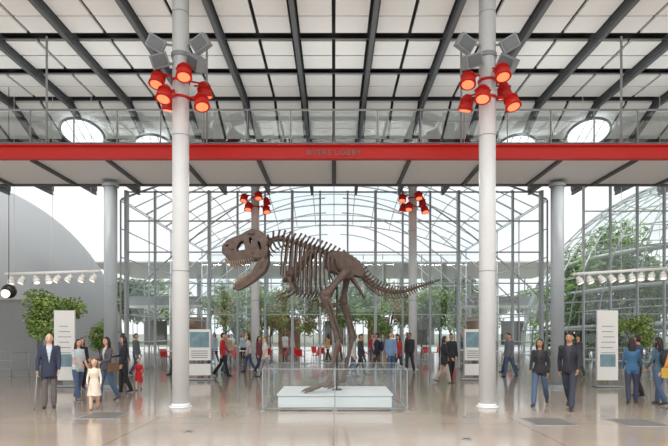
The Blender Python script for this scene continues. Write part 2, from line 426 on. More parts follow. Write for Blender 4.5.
# ------------------------------------------------------------ signs
M_pap=mat('sign_print',(120,150,160),0.5,var=0.5,scale=5); M_txt=mat('sign_text',(130,132,135),0.6)
def sign(x,y,wd,h,rz=0,kind=0):
    mb=MB(); 
    mb.box((0,0,.03),(wd*1.25,.45,.03),1)
    if kind==0:
        mb.box((0,0,h/2+.12),(wd,.08,h-.2),0)
        for k in range(7): mb.box((random.uniform(-.03,.03),-.043,h*.8-k*.17),(wd*.7*random.uniform(.6,1),.006,.02),2)
        mb.box((0,-.044,h*.35),(wd*.75,.006,.4),3)
    else:
        for sx in(-1,1): mb.box((sx*wd*.5,0,h/2),(.04,.06,h),1)
        mb.box((0,0,h*.68),(wd*.94,.05,h*.6),0); mb.box((0,-.03,h*.78),(wd*.82,.006,h*.3),3); mb.box((0,0,h*.2),(wd*.94,.04,h*.22),0)
        for k in range(4): mb.box((0,-.03,h*.56-k*.08),(wd*.7,.006,.025),2)
    o=mb.obj('information_sign',[M_whitep,M_steel,M_txt,M_pap]); o.location=(x,y,0); o.rotation_euler=(0,0,rz)
sign(-8.65,18,.66,2.44); sign(8.78,18,.66,2.44)
sign(-4.95,20.6,.85,1.9,.15,1); sign(5.15,20.6,.72,1.9,-.15,1)

# ------------------------------------------------------------ floor grates / lights
for (x,y) in((4.25,11.1),(5.95,11.0),(-4.9,11.9)):
    mb=MB(); mb.box((x,y,.004),(.82,.9,.008),0); mb.box((x,y,.007),(.74,.82,.01),1)
    for i in range(10): mb.box((x-.33+i*.073,y,.013),(.018,.8,.006),0)
    mb.obj('floor_grate',[M_steel,mat('grate_dark',(90,80,74),0.6)])
for (x,y) in((2.7,11.6),(2.2,9.3),(4.5,23.5),(-2.6,10.0)):
    mb=MB(); mb.tube([(x,y,0),(x,y,.012)],.09,20,0); mb.tube([(x,y,.012),(x,y,.014)],.06,20,1); mb.obj('floor_light',[M_steel,M_black])

# ------------------------------------------------------------ display plinth & glass
pe=empty('display_plinth',(0,13.6,0))
def pc(mb,name,mats):
    o=mb.obj(name,mats); o.parent=pe; o.matrix_parent_inverse=Matrix.Translation((0,-13.6,0))
M_pl=mat('plinth_white',(206,211,214),0.4,var=0.03)
mb=MB(); mb.box((.02,13.75,.19),(2.6,1.9,.28),0); mb.box((.02,13.75,.025),(2.5,1.8,.05),1); mb.box((.02,13.75,.335),(2.66,1.96,.03),0); pc(mb,'base',[M_pl,M_black])
mb=MB(); x0,x1,y0,y1=-1.6,1.64,12.55,14.95
for (a,b_) in(((x0,y0),(x1,y0)),((x1,y0),(x1,y1)),((x1,y1),(x0,y1)),((x0,y1),(x0,y0))):
    for k in range(2):
        p=(a[0]+(b_[0]-a[0])*(k+.5)/2,a[1]+(b_[1]-a[1])*(k+.5)/2)
        mb.box((p[0],p[1],.5),(abs(b_[0]-a[0])/2-.03,.012,.86) if abs(b_[0]-a[0])>.1 else (.012,abs(b_[1]-a[1])/2-.03,.86))
pc(mb,'glass_panels',[M_glass2])
mb=MB()
for (a,b_) in(((x0,y0),(x1,y0)),((x1,y0),(x1,y1)),((x1,y1),(x0,y1)),((x0,y1),(x0,y0))):
    mb.tube([(a[0],a[1],.945),(b_[0],b_[1],.945)],.013,8); mb.tube([(a[0],a[1],.05),(b_[0],b_[1],.05)],.016,8)
    for k in(0,.5): x=a[0]+(b_[0]-a[0])*k; y=a[1]+(b_[1]-a[1])*k; mb.box((x,y,.47),(.026,.026,.94)); mb.box((x,y,.01),(.12,.12,.02))
pc(mb,'glass_frame',[M_steel])

# ------------------------------------------------------------ T. rex skeleton
S=1/41.2; ZP=.35
def R(u,v,w_=0.0): return Vector((u*S,13.75+u*S*.22+w_,ZP+v*S))
mb=MB()
ctrl=[(-67,144),(-60,150),(-50,151),(-38,148),(-22,143),(-6,138),(8,131),(20,123),(30,115),(42,106),(56,101),(72,101),(88,106),(113,114)]
def cat(P,t):
    n=len(P)-1; i=min(int(t),n-1); f=t-i
    p=[P[max(0,i-1)],P[i],P[i+1],P[min(n,i+2)]]
    return tuple(.5*((2*p[1][k])+(-p[0][k]+p[2][k])*f+(2*p[0][k]-5*p[1][k]+4*p[2][k]-p[3][k])*f*f+(-p[0][k]+3*p[1][k]-3*p[2][k]+p[3][k])*f**3) for k in(0,1))
fine=[cat(ctrl,i*(len(ctrl)-1)/600) for i in range(601)]
L=[0]
for a,b_ in zip(fine[:-1],fine[1:]): L.append(L[-1]+math.hypot(b_[0]-a[0],b_[1]-a[1]))
def at(s):
    s=max(0,min(L[-1]-1e-3,s)); i=int(np.searchsorted(L,s)); i=max(1,i)
    f=(s-L[i-1])/(L[i]-L[i-1]); a,b_=fine[i-1],fine[i]
    tx,ty=b_[0]-a[0],b_[1]-a[1]; h=math.hypot(tx,ty)
    return a[0]+(tx)*f,a[1]+ty*f,tx/h,ty/h
s=0; ribs=[]
while s<L[-1]-.5:
    u,v,tx,ty=at(s); nx,ny=-ty,tx
    if ny<0: nx,ny=-nx,-ny
    if u<-42: cr_,sp,trp,step,ch_=3.2,5.5,5,4.6,0
    elif u<0: cr_,sp,trp,step,ch_=3.1,7.5,5.5,4.4,0
    elif u<26: cr_,sp,trp,step,ch_=3.1,8,4.5,4.4,0
    else:
        f=(u-26)/87; cr_=2.8*(1-f)**.8+.45; sp=6.5*(1-f)**1.1+.3; trp=5*(1-f)**1.4; step=4.1*(1-f*.45); ch_=9.5*(1-f)**1.0
    p0=R(u-tx*step*.42,v-ty*step*.42); p1=R(u,v); p2=R(u+tx*step*.42,v+ty*step*.42)
    mb.tube([p0,p0.lerp(p1,.35),p1,p1.lerp(p2,.65),p2],[cr_*S,cr_*S*.88,cr_*S*.64,cr_*S*.88,cr_*S],10)
    lean=.35
    a=R(u,v); b_=R(u+nx*sp*.7+tx*sp*lean,v+ny*(sp*.7+cr_)+ty*sp*lean); e=R(u+nx*sp+tx*sp*lean*1.3,v+ny*(sp+cr_)+ty*sp*lean)
    mb.tube([a,b_,e],[(cr_*S*.35,step*.25*S),(.016,step*.22*S),(.02,step*.3*S)],8,up=(0,1,0))
    for sd in(-1,1):
        if trp>.3: mb.tube([R(u,v+cr_*.4,0),R(u+trp*.25,v+cr_*.5+trp*.35,sd*trp*S*1.1)],[.034*cr_/3,.016],6)
    if ch_>.8 and u>28:
        mb.tube([R(u,v-cr_*.6),R(u+ch_*.25,v-cr_-ch_*.5),R(u+ch_*.65,v-cr_-ch_)],[.026*cr_/3+.006,.016,.012],6)
    if u<-46:
        for sd in(-1,1): mb.tube([R(u,v-2,sd*.07),R(u+2,v-7,sd*.12),R(u+6,v-10,sd*.13)],[.026,.02,.01],6)
    if -48<u<4: ribs.append((u,v))
    s+=step
nr=len(ribs)
for i,(u,v) in enumerate(ribs):
    t=i/(nr-1); ln=26+22*math.sin(math.pi*min(1,(t*.9+.15)))**.8; 
    if t>.75: ln*=1-(t-.75)*1.6
    wd=.28+.2*math.sin(math.pi*(t*.85+.15))
    for sd in(-1,1):
        pts=[]
        for k in range(9):
            q=k/8; a=q*math.pi*.62
            dv=-ln*(.08*q+.92*(1-math.cos(a))/(1-math.cos(math.pi*.62))) if q>0 else 0
            ww=sd*(.05+wd*math.sin(min(a*1.35,math.pi*.82))**.9)
            du=-4*math.sin(q*math.pi*.5)+ (7*q*q)*(t-.2)
            pts.append(R(u+du+(random.random()-.5)*.6,v+1+dv,ww))
        mb.tube(pts,[.029,.027,.025,.024,.023,.022,.021,.019,.013],7)
for k in range(13):
    f=k/12; u=-46+f*44; v=100-6*math.sin(math.pi*f)+f*3
    for sd in(-1,1):
        mb.tube([R(u,v-3,0),R(u+2,v-1,sd*.14),R(u+5,v+5,sd*.3)],[.015,.017,.01],6)
for sd in(-1,1):
    mb.tube([R(-20,139,sd*.35),R(-28,132,sd*.43),R(-37,121,sd*.44),R(-44,113,sd*.36)],[(.015,.085),(.02,.055),(.025,.06),(.03,.12)],8,up=(0,1,0))
    mb.tube([R(-44,113,sd*.35),R(-48,110,sd*.2),R(-49,109,sd*.05)],[(.05,.09),(.04,.07),(.03,.04)],8)
    hx=0 if sd<0 else 3
    el=R(-40+hx,101,sd*.42); wr=R(-49+hx,96,sd*.42)
    sh=R(-44,112,sd*.4); mb.tube([sh,sh.lerp(el,.15),sh.lerp(el,.5),sh.lerp(el,.85),el],[.05,.055,.034,.042,.05],8)
    for o_ in(-.02,.02): mb.tube([el+Vector((0,o_,0)),wr+Vector((0,o_,0))],[.03,.024],6)
    for (fu,fv,o_) in((-55,93,-.03),(-53,90,.03)):
        t_=R(fu+hx,fv,sd*.42+o_); mb.tube([wr,wr.lerp(t_,.5),t_],[.026,.02,.02],6); mb.tube([t_,t_+Vector((-.03,0,-.04)),t_+Vector((-.03,0,-.1))],[.022,.016,.003],6)
il=[(-9,126),(-8,133),(0,139),(12,138),(24,130),(31,120),(27,115),(20,117),(16,113),(8,114),(2,119),(-4,120)]
for sd in(-1,1):
    n=len(il)
    vs=[R(u,v,sd*(.15+.002*(v-115))) for u,v in il]+[R(u,v,sd*(.21+.003*(v-115))) for u,v in il]
    mb.add(vs,[tuple(range(n)),tuple(reversed(range(n,2*n)))]+[(i,(i+1)%n,(i+1)%n+n,i+n) for i in range(n)])
    mb.tube([R(il[i%n][0],il[i%n][1],sd*.2) for i in range(n+1)],.028,6)
    mb.tube([R(6,115,sd*.17),R(0,103,sd*.12),R(-5,91,sd*.05),R(-8,86,sd*.03)],[.065,.045,.038,.042],8)
    mb.tube([R(18,114,sd*.17),R(25,104,sd*.1),R(31,93,sd*.04)],[.055,.036,.026],8)
mb.tube([R(-17,87),R(-9,85),R(1,86),R(6,88)],[.035,.06,.055,.02],8)
def bone(a,b_,r0,rm,r1,n=10):
    mb.tube([a.lerp(b_,-.02),a,a.lerp(b_,.12),a.lerp(b_,.35),a.lerp(b_,.65),a.lerp(b_,.88),b_,a.lerp(b_,1.02)],[r0*.6,r0,r0*.85,rm,rm*.95,r1*.85,r1,r1*.6],n)
def leg(hip,knee,ank,mt,toes,lat):
    h=R(*hip); k=R(*knee); a=R(*ank); m=R(*mt)
    mb.ell(h,(.12,.12,.12)); bone(h+Vector((0,lat*.08,0)),k,.125,.082,.14)
    mb.ell(k,(.11,.1,.11)); 
    bone(k+Vector((.03,0,-.02)),a,.125,.062,.09); bone(k+Vector((.12,lat*.08,-.06)),a+Vector((.1,lat*.05,.02)),.042,.025,.036,8)
    mb.ell(a,(.1,.105,.085))
    for i,(tu,tw) in enumerate(toes):
        o_=(i-1)*.09; b0=a+Vector((0,o_*.7,-.02)); b1=m+Vector((0,o_*1.5,0))
        bone(b0,b1,.062,.04,.064,8)
        tip=R(mt[0]+tu,2.2,mt[2]+tw); mid=b1.lerp(tip,.45)+Vector((0,0,.035)); q3=b1.lerp(tip,.75)+Vector((0,0,.01))
        bone(b1,mid,.062,.04,.052,8); bone(mid,q3,.05,.036,.045,8); 
        d_=(tip-b1); d_.z=0; d_.normalize()
        mb.tube([q3,tip+Vector((0,0,.01)),tip+d_*.1+Vector((0,0,-.035))],[.045,.035,.004],8)
    mb.tube([m+Vector((.02,0,.12)),m+Vector((.1,0,.02))],[.025,.008],6)
leg((12,119,-.24),(-10,94,-.42),(4,50,-.4),(-5,8,-.42),((-20,-.28),(-23,0),(-14,.25)),-1)
leg((14,119,.24),(9,88,.38),(19,52,.38),(10,8,.38),((-14,-.28),(-17,0),(-8,.25)),1)
mb2=MB(); mb2.tube([R(3,0),R(3,112)],.022,10); mb2.tube([R(3,0),R(3,1)],.12,20); mb2.tube([R(3,100),R(-12,136)],.015,8)
def skullplate(outer,holes,wfun,th,rim=.5):
    cu=bpy.data.curves.new('t','CURVE'); cu.dimensions='2D'; cu.fill_mode='BOTH'; cu.extrude=.5
    for pl in [outer]+holes:
        sp_=cu.splines.new('POLY'); sp_.points.add(len(pl)-1)
        for i,(x,y) in enumerate(pl): sp_.points[i].co=(x,y,0,1)
        sp_.use_cyclic_u=True
    ob=bpy.data.objects.new('t',cu); sc.collection.objects.link(ob); bpy.context.view_layer.update()
    me=ob.evaluated_get(bpy.context.evaluated_depsgraph_get()).to_mesh()
    vs=[tuple(v.co) for v in me.vertices]; fs=[tuple(p.vertices) for p in me.polygons]
    for sd in(-1,1):
        mb.add([K(x,y,sd*(wfun(x,y)+z*th)) for (x,y,z) in vs],fs)
        for pl in [outer]+holes:
            mb.tube([K(x,y,sd*wfun(x,y)) for (x,y) in pl+[pl[0]]],th*rim,6)
    bpy.data.objects.remove(ob); 
sa=math.radians(7)
def K(x,y,w_=0.0):
    dx,dy=x+66,y-146
    return R(-66+dx*math.cos(sa)-dy*math.sin(sa),144.5+dx*math.sin(sa)+dy*math.cos(sa),w_)
def cir(cx,cy,rx,ry,n=10,rot=0): return [(cx+rx*math.cos(t)*math.cos(rot)-ry*math.sin(t)*math.sin(rot),cy+rx*math.cos(t)*math.sin(rot)+ry*math.sin(t)*math.cos(rot)) for t in [2*math.pi*k/n for k in range(n)]]
up=[(-107,137),(-108.5,142),(-107.5,148),(-103,152.5),(-97,155),(-90,156.5),(-84,159.5),(-79,161.5),(-72,160),(-66,155),(-64.5,149),(-67,140),(-68,131),(-72,127.5),(-77,130),(-82,131),(-88,129.5),(-96,129),(-103,131)]
up=[(x,y+(1.5+.05*(-66-x)) if y<140 and x<-76 else y) for x,y in up]
wf=lambda x,y: .055+.17*max(0,min(1,(x+108)/38)) - .008*max(0,y-152)-.002*max(0,140-y)
skullplate(up,[cir(-103.2,148,2.1,1.3,10,.6),cir(-98,143.5,1.2,1.5,8),[(-94.5,141.5),(-94.8,146),(-91,150.5),(-87,151.6),(-86,147),(-86.3,142)],cir(-80,150.5,2.3,4.1,12,.1),cir(-72.2,144.5,1.9,5.2,12,.15),cir(-80,138,1.5,1.0,8)],wf,.045,.42)
roof=[(-107.5,146),(-107,149),(-103,152.5),(-97,155),(-90,156.5),(-84,159.5),(-79,161.5),(-72,160),(-66,155),(-64.5,149)]
vs=[];fs=[]
for (x,y) in roof: 
    w0=wf(x,y); vs+= [K(x,y,-w0),K(x,y+1,-w0*.4),K(x,y+1,w0*.4),K(x,y,w0)]
for i in range(len(roof)-1):
    for k in range(3): a=i*4+k; fs.append((a,a+1,a+5,a+4))
mb.add(vs,fs)
for (x,y) in((-100,154),(-95,156),(-90,157.5),(-85,159),(-80,161)): mb.ell(K(x,y,0),(.045,.04,.025))
for sd in(-1,1): mb.ell(K(-79,157.5,sd*.18),(.09,.04,.04)); mb.ell(K(-76,134,sd*.23),(.1,.03,.05))
mb.tube([K(-104,139,0),K(-92,140,0),K(-80,142,0),K(-69,146,0)],[(.03,.05),(.04,.1),(.06,.13),(.11,.13)],10,up=(0,0,1))
ja=math.radians(5)
def jr(x,y): dx,dy=x+68,y-132; return (-68+dx*math.cos(ja)-dy*math.sin(ja),132+dx*math.sin(ja)+dy*math.cos(ja))
jaw=[jr(*p) for p in [(-66,137),(-66.5,129),(-72,120.5),(-83,114),(-93,109.5),(-101,107.5),(-104,109.5),(-102,113),(-94,116.5),(-84,121.5),(-76,130),(-71,136)]]
wj=lambda x,y: .055+.15*max(0,min(1,(x+104)/36))
skullplate(jaw,[[jr(*p) for p in cir(-75,124,2.2,1.0,8,.7)]],wj,.04,.5)
for _p in [jr(-103,110)]: mb.tube([K(*_p,-.07),K(_p[0]-1,_p[1],0),K(*_p,.07)],.045,8)
M_tooth=mat('tooth_enamel',(150,130,112),0.4)
for sd in(-1,1):
    for i in range(13):
        x=-107+i*2.2; ln=(4.5,5.5,7,8,7.5,7,7.5,6,5.5,4.5,4,3,2.5)[i]
        yb=136 if i<2 else 133.5
        mb.tube([K(x,yb,sd*wf(x,yb)),K(x+.5,yb-ln*.6,sd*wf(x,yb)),K(x+1.5,yb-ln,sd*wf(x,yb)*.97)],[(.028,.02),(.02,.015),.002],6,1)
    for i in range(12):
        x=-103+i*2.0; y=111.5+(x+103)*.48; ln=(4,5.5,6.5,6,5.5,5,4.5,4,3.5,3,3,2.5)[i]
        a_,b__,c_=jr(x,y-1),jr(x-.2,y+ln*.6),jr(x+.6,y+ln)
        mb.tube([K(*a_,sd*wj(*a_)),K(*b__,sd*wj(*a_)),K(*c_,sd*wj(*a_)*.97)],[.025,.017,.002],6,1)
mb.tube([K(-67,148,-.2),K(-65,149,0),K(-67,148,.2)],[.05,.08,.05],8); mb.ell(K(-65,147,0),(.1,.09,.09))
for sd in(-1,1): mb.tube([K(-68,150,sd*.2),K(-66,140,sd*.22),K(-68,132,sd*.2)],[.045,.04,.05],8)
tr=empty('tyrannosaurus_skeleton',(0,13.75,ZP))
def rc(m_,name,mats):
    o=m_.obj(name,mats); o.parent=tr; o.matrix_parent_inverse=Matrix.Translation((0,-13.75,-ZP)); return o
rc(mb,'bones',[M_bone,M_tooth]); rc(mb2,'armature_post',[M_black])

# ------------------------------------------------------------ people
SK=[(206,160,132),(180,132,104),(150,106,80),(216,174,148)]
def pmat(tag,rgb,r=.8): return mat('%s_%d_%d_%d'%(tag,*rgb),rgb,r,var=0.18,scale=25,bump=0.15 if tag=='cloth' else 0)
def person(name,x,y,H,face,top,bottom,skin=0,hair=(40,30,26),shoe=(40,36,34),stride=0,aR=(5,12,8),aL=(5,12,8),inner=None,sleeve=1.0,fem=False,child=False,coat=False,skirt=False,lh=False,bald=False,vox=.02,bag=None,hturn=0,lean=0,legflip=1,detail=True,pack=None):
    hm=1.35 if child else 1.0
    k=H/(1.52+.235*hm); rad=math.radians
    b=MB(); segs=[]
    hipw=.095 if fem else .088
    lg={}
    for sd in(-1,1):
        a=rad(stride)*(1 if sd*legflip>0 else -1)
        bend=rad(6) if a>0 else (rad(8)+abs(a)*.9)
        if stride==0: bend=rad(3); a=rad(2)*sd
        if a<0: a*=.75
        hip=Vector((sd*hipw,0,.92)); kn=hip+.43*Vector((sd*.02,math.sin(a),-math.cos(a))); an=kn+.41*Vector((0,math.sin(a-bend),-math.cos(a-bend)))
        lg[sd]=[hip,kn,an]
    g=min(lg[1][2].z,lg[-1][2].z)-.08
    up=Vector((0,0,-g))
    for sd in(-1,1):
        hip,kn,an=[p+up for p in lg[sd]]
        fl=1.15 if child else 1.0
        r=(.085*fl if not fem else .088,.056*fl,.043*fl)
        if bottom and not skirt: r=(r[0]*1.05,r[1]*1.12,r[2]*1.35)
        b.tube([hip+Vector((0,0,.05)),hip.lerp(kn,.3),hip.lerp(kn,.7),kn,kn.lerp(an,.3),kn.lerp(an,.65),an+Vector((0,0,.0))],[r[0],r[0]*.98,r[1]*1.25,r[1]*1.02,r[1]*1.04,r[2]*1.2,r[2]],14)
        b.ell(hip,r[0]*1.02)
        ha=an.z; ff=.17
        pit=math.asin(max(0,min(.85,(ha-.085)/ff)))
        d=Vector((sd*.12,math.cos(pit),-math.sin(pit))); n_=Vector((0,math.sin(pit),math.cos(pit)))
        heel=an-d*.05-n_*.045; ball=an+d*.10-n_*.05; toe=an+d*.17-n_*.055
        b.tube([heel-d*.02,heel,an-n_*.04,ball,toe,toe+d*.02],[(.02,.02),(.034,.036),(.04,.042),(.03,.046),(.022,.036),(.01,.015)],12,up=tuple(n_))
        b.tube([an+Vector((0,0,.03)),an-n_*.04],[.04,.04],10)
        lab=1 if not skirt else 2
        segs+= [(hip,kn,r[0],r[1],1),(kn,an,r[1]*1.05,r[2],lab),(heel,toe,.042,.035,3)]
    T=[(.86,.15,.10),(.93,.172,.118),(1.0,.165,.115),(1.1,.142,.102),(1.22,.16,.112),(1.33,.178,.118),(1.41,.178,.105),(1.455,.13,.085),(1.49,.07,.065)]
    if fem: T=[(.86,.15,.105),(.93,.175,.122),(1.0,.16,.112),(1.1,.128,.095),(1.2,.142,.108),(1.29,.155,.128),(1.38,.158,.105),(1.44,.12,.08),(1.485,.06,.058)]
    if child: T=[(z_,a_*1.02,b_*1.12) for z_,a_,b_ in T]
    if coat: T=[(.74,.175,.13),(.80,.178,.132)]+[(z_,a_+.012,b_+.014) for z_,a_,b_ in T[1:]]
    if skirt: T=[(.50,.24,.2),(.7,.21,.17)]+T[1:]
    ln=math.tan(rad(lean))
    def tl(z): return Vector((0,(z-.9)*ln,z))+up
    b.tube([tl(z_) for z_,_,_ in T],[(b_,a_) for _,a_,b_ in T],20,up=(0,1,0))
    b.tube([tl(1.44),tl(1.50),tl(1.57)],[.07,.055,.052],12)
    hemz=T[0][0]
    for sd in(-1,1): segs+=[(tl(hemz+.0)+Vector((sd*.06,0,0)),tl(1.38)+Vector((sd*.07,0,0)),.115 if not(coat or skirt) else .14,.105,0)]
    segs.append((tl(1.50),tl(1.62),.055,.07,2))
    hands=[]
    for sd,(sw,bd,ab) in((1,aR),(-1,aL)):
        shl=tl(1.41)+Vector((sd*(.172 if not fem else .15),0,0))
        a1=rad(sw); a2=rad(sw+bd); s1=sd*math.sin(rad(ab))
        d1=Vector((s1,math.sin(a1),-math.cos(a1))).normalized(); d2=Vector((s1*.2 - sd*.12*min(1,bd/50),math.sin(a2),-math.cos(a2))).normalized()
        el=shl+d1*.285; wr=el+d2*.25
        ru=(.056,.043,.036,.03) if not fem else (.048,.038,.032,.026)
        if inner or coat: ru=tuple(x_*1.15 for x_ in ru)
        b.ell(shl,ru[0]*1.12); b.tube([shl,shl.lerp(el,.5),el,el.lerp(wr,.4),wr],[ru[0],ru[0]*.9,ru[1],ru[1]*.98,ru[3]],12); b.ell(el,ru[1]*1.02)
        b.tube([wr-d2*.01,wr+d2*.03,wr+d2*.08,wr+d2*.1],[(.02,.024),(.018,.036),(.016,.04),(.01,.034)],10,up=(1,0,0))
        segs+=[(shl,el,ru[0],ru[1],0),(el,wr+d2*-.01,ru[1],ru[3],0 if sleeve>.6 else 2),(wr+d2*.03,wr+d2*.1,.03,.03,2)]
        if sleeve<.5: segs.append((shl.lerp(el,.75),el,ru[0]*.98,ru[1],2))
        hands.append((wr,d2,sd))
    me=bpy.data.meshes.new('tmp'); me.from_pydata(b.v,[],b.f); ob=bpy.data.objects.new('tmp',me); sc.collection.objects.link(ob)
    m1=ob.modifiers.new('r','REMESH'); m1.mode='VOXEL'; m1.voxel_size=vox/k*H/1.75; m2=ob.modifiers.new('s','SMOOTH'); m2.iterations=3; m2.factor=.5
    bpy.context.view_layer.update()
    ev=ob.evaluated_get(bpy.context.evaluated_depsgraph_get()).to_mesh()
    V=np.empty(len(ev.vertices)*3); ev.vertices.foreach_get('co',V); V=V.reshape(-1,3)
    F=[tuple(p.vertices) for p in ev.polygons]
    bpy.data.objects.remove(ob)
    cen=np.array([V[list(f)].mean(0) for f in F])
    best=np.full(len(F),1e9); lab=np.zeros(len(F),int)
    for (p,q,r0,r1,l_) in segs:
        p=np.array(p);q=np.array(q); d=q-p; t=np.clip(((cen-p)@d)/(d@d),0,1)
        dist=np.linalg.norm(cen-(p+t[:,None]*d),axis=1)-(r0+(r1-r0)*t)
        mk=dist<best; best[mk]=dist[mk]; lab[mk]=l_
    zz=cen[:,2]+g
    tm=(lab==1)&(zz>(hemz+.03 if not skirt else hemz-.02))&(zz>.86)
    lab[tm]=0
    if skirt or coat: lab[(lab==1)&(zz>hemz)&(zz<1.0)]=0
    lab[(lab==0)&(zz<hemz-.05)&(np.abs(cen[:,0])<.13)]=1 if not skirt else 2
    if inner:
        loc=cen[:,1]-(zz-.9)*ln
        lab[(lab==0)&(loc>.05)&(np.abs(cen[:,0])<.062*np.clip((zz-1.08)/.36,0,1))&(zz>1.08)&(zz<1.5)]=4
    out=MB(); out.v=[tuple(v_) for v_ in V]; out.f=F; out.m=[int(l_) for l_ in lab]; out.s=[True]*len(F)
    if detail:
        for (wr,d2,sd) in hands:
            sidev=d2.cross(Vector((sd,0,0)));
            if sidev.length<.1: sidev=Vector((0,1,0))
            sidev.normalize(); inn=Vector((-sd,0,0)); inn=(inn-d2*inn.dot(d2)).normalized()
            fw=-sidev if sidev.y<0 else sidev
            for i,(o_,l_) in enumerate(((.027,.07),(.009,.078),(-.009,.073),(-.026,.058))):
                p=wr+d2*.08+fw*o_; q=p+d2*(l_*.5)+inn*.006; e=q+d2*(l_*.38)+inn*.025; 
                out.tube([p,q,e,e+d2*.006+inn*.006],[.0095,.009,.0078,.004],7,2)
            p=wr+d2*.035+fw*.025; out.tube([p,p+fw*.022+d2*.025+inn*.01,p+fw*.026+d2*.055+inn*.022],[.012,.011,.007],7,2)
    hc=tl(1.52)+Vector((0,.018,.118*hm)); HM=Matrix.Rotation(rad(hturn),3,'Z')
    rr=(.075*hm,.094*hm,.118*hm)
    def hf(u,p):
        z=u.z; f=1.0
        if z<0: f=1-.28*(-z)**1.6
        p=Vector((p.x*f,p.y*(1-.12*max(0,-z)) if u.y<0 else p.y*(1+.02*max(0,-z)),p.z))
        gn=math.exp(-((u.x/.13)**2+((z+.08)/.17)**2))*(u.y>0); p.y+=.021*hm*gn*(1 if z<.1 else .7)
        ge=sum(math.exp(-(((u.x-e_)/.16)**2+((z-.06)/.1)**2)) for e_ in(-.36,.36))*(u.y>0); p.y-=.008*ge
        gc=math.exp(-((u.x/.25)**2+((z+.85)/.15)**2))*(u.y>0); p.y+=.01*gc
        return p
    nu,nv=(28,20) if detail else (16,12)
    out.ell(hc,rr,2,nu,nv,HM,hf)
    H2=lambda x_,y_,z_: hc+HM@Vector((x_*hm,y_*hm,z_*hm))
    for sd in(-1,1):
        out.ell(H2(sd*.075,-.008,-.005),(.012,.022,.034),2,8,6)
        out.ell(H2(sd*.028,.079,.006),(.011,.008,.006),6,8,6); out.tube([H2(sd*.014,.088,.026),H2(sd*.03,.087,.03),H2(sd*.045,.077,.025)],.0035,5,5)
    out.tube([H2(-.022,.081,-.058),H2(0,.089,-.056),H2(.022,.081,-.058)],[(.003,.003),(.0055,.005),(.003,.003)],6,7)
    if bald:
        def hr(u,p):
            k_=1.04 if (u.z<.45 and u.y<.1 and u.z>-.5) else .93
            return p*k_
    else:
        def hr(u,p):
            fr=(u.y>.15 and u.z<.62-.25*abs(u.x)) or (u.z<-.15 and u.y>-.2)
            if fr: return p*.9
            return p*(1.09 if u.z>-.5 else .98)+Vector((0,-.006,.003))
    out.ell(hc,rr,5,24,16,HM,hr)
    if lh:
        out.tube([H2(0,-.03,.06),H2(0,-.062,-.02),H2(0,-.07,-.12),H2(0,-.085,-.22),H2(0,-.08,-.29)],[(.05,.07),(.05,.085),(.04,.09),(.03,.08),(.012,.05)],14,5,up=(0,1,0))
        for sd in(-1,1): out.tube([H2(sd*.055,.02,.07),H2(sd*.078,.0,0),H2(sd*.078,.0,-.1),H2(sd*.07,.01,-.2)],[.02,.02,.024,.01],8,5)
    if bag:
        wr,d2,sd=hands[1]; hp=tl(1.0)+Vector((sd*.24,-.02,-.06))
        out.box(hp,(.1,.28,.24),8); out.tube([hp+Vector((0,.12,.1)),tl(1.46)+Vector((sd*.1,.06,.03)),tl(1.46)+Vector((sd*.1,-.06,.03)),hp+Vector((0,-.12,.1))],.01,6,8)
    if pack:
        out.ell(tl(1.22)+Vector((0,-.19,0)),(.15,.1,.22),8,14,10)
        for sd in(-1,1): out.tube([tl(1.38)+Vector((sd*.09,-.13,0)),tl(1.47)+Vector((sd*.1,0,0)),tl(1.3)+Vector((sd*.11,.125,0)),tl(1.1)+Vector((sd*.14,.03,0))],.017,6,8)
    out.v=[(vx*k,vy*k,vz_*k) for (vx,vy,vz_) in out.v]
    mats=[pmat('cloth',top),pmat('cloth',bottom),pmat('skin',SK[skin],.5),pmat('shoe',shoe,.5),pmat('cloth',inner or top),pmat('hair',hair,.6),mat('eye_dark',(40,30,28),.2),mat('lips',(160,92,84),.5),pmat('cloth',bag or pack or (60,50,44))]
    o=out.obj(name,mats); zmin=min(v_[2] for v_ in out.v)
    o.location=(x,y,-zmin); o.rotation_euler=(0,0,rad(face+180))
    hw=[]
    for (wr,d2,sd) in hands: hw.append(Matrix.Translation(o.location)@Matrix.Rotation(rad(face+180),4,'Z')@((wr+d2*.07)*k))
    return o,hw

JE=(72,92,122); BK=(34,34,38)
o,hw=person('elderly_man',-6.66,13.1,1.74,25,(52,58,78),(104,98,96),3,(190,186,180),(70,52,44),0,(6,10,14),(10,20,8),inner=(196,204,214),bald=True,vox=.013,coat=True)
p=hw[0]; mb=MB(); q=Vector((p.x-.04,p.y-.05,0)); mb.tube([q,(p.x,p.y,p.z+.02)],[.011,.012],8,0); mb.tube([(p.x,p.y,p.z+.02),(p.x,p.y-.03,p.z+.045),(p.x+.01,p.y-.1,p.z+.04)],.013,8,0); mb.tube([q,q+Vector((0,0,.03))],.016,8,1); mb.obj('walking_cane',[M_spk,M_black])
person('woman',-6.72,14.7,1.6,60,(196,206,212),JE,0,(60,44,36),(120,110,104),12,(15,55,8),(8,30,8),fem=True,sleeve=.3,vox=.015,lh=True)
person('girl',-5.48,12.8,1.2,20,(226,214,196),(222,212,198),3,(120,88,60),(150,110,80),12,(10,25,14),(8,20,14),fem=True,child=True,skirt=True,vox=.014,lh=True)
person('woman',-5.84,14.4,1.66,-30,(84,84,92),JE,0,(52,38,32),(60,50,46),14,(20,70,8),(18,60,8),fem=True,inner=(190,186,180),vox=.015,lh=True,bag=(110,84,60))
person('toddler',-5.93,17.0,1.0,15,(196,40,44),(180,40,44),3,(110,80,56),(60,40,40),14,(15,40,20),(10,30,20),fem=True,child=True,skirt=True,vox=.016)
person('woman',-6.15,16.4,1.66,-60,(38,40,48),BK,0,(34,26,24),stride=8,aR=(20,60,8),fem=True,vox=.02,lh=True)
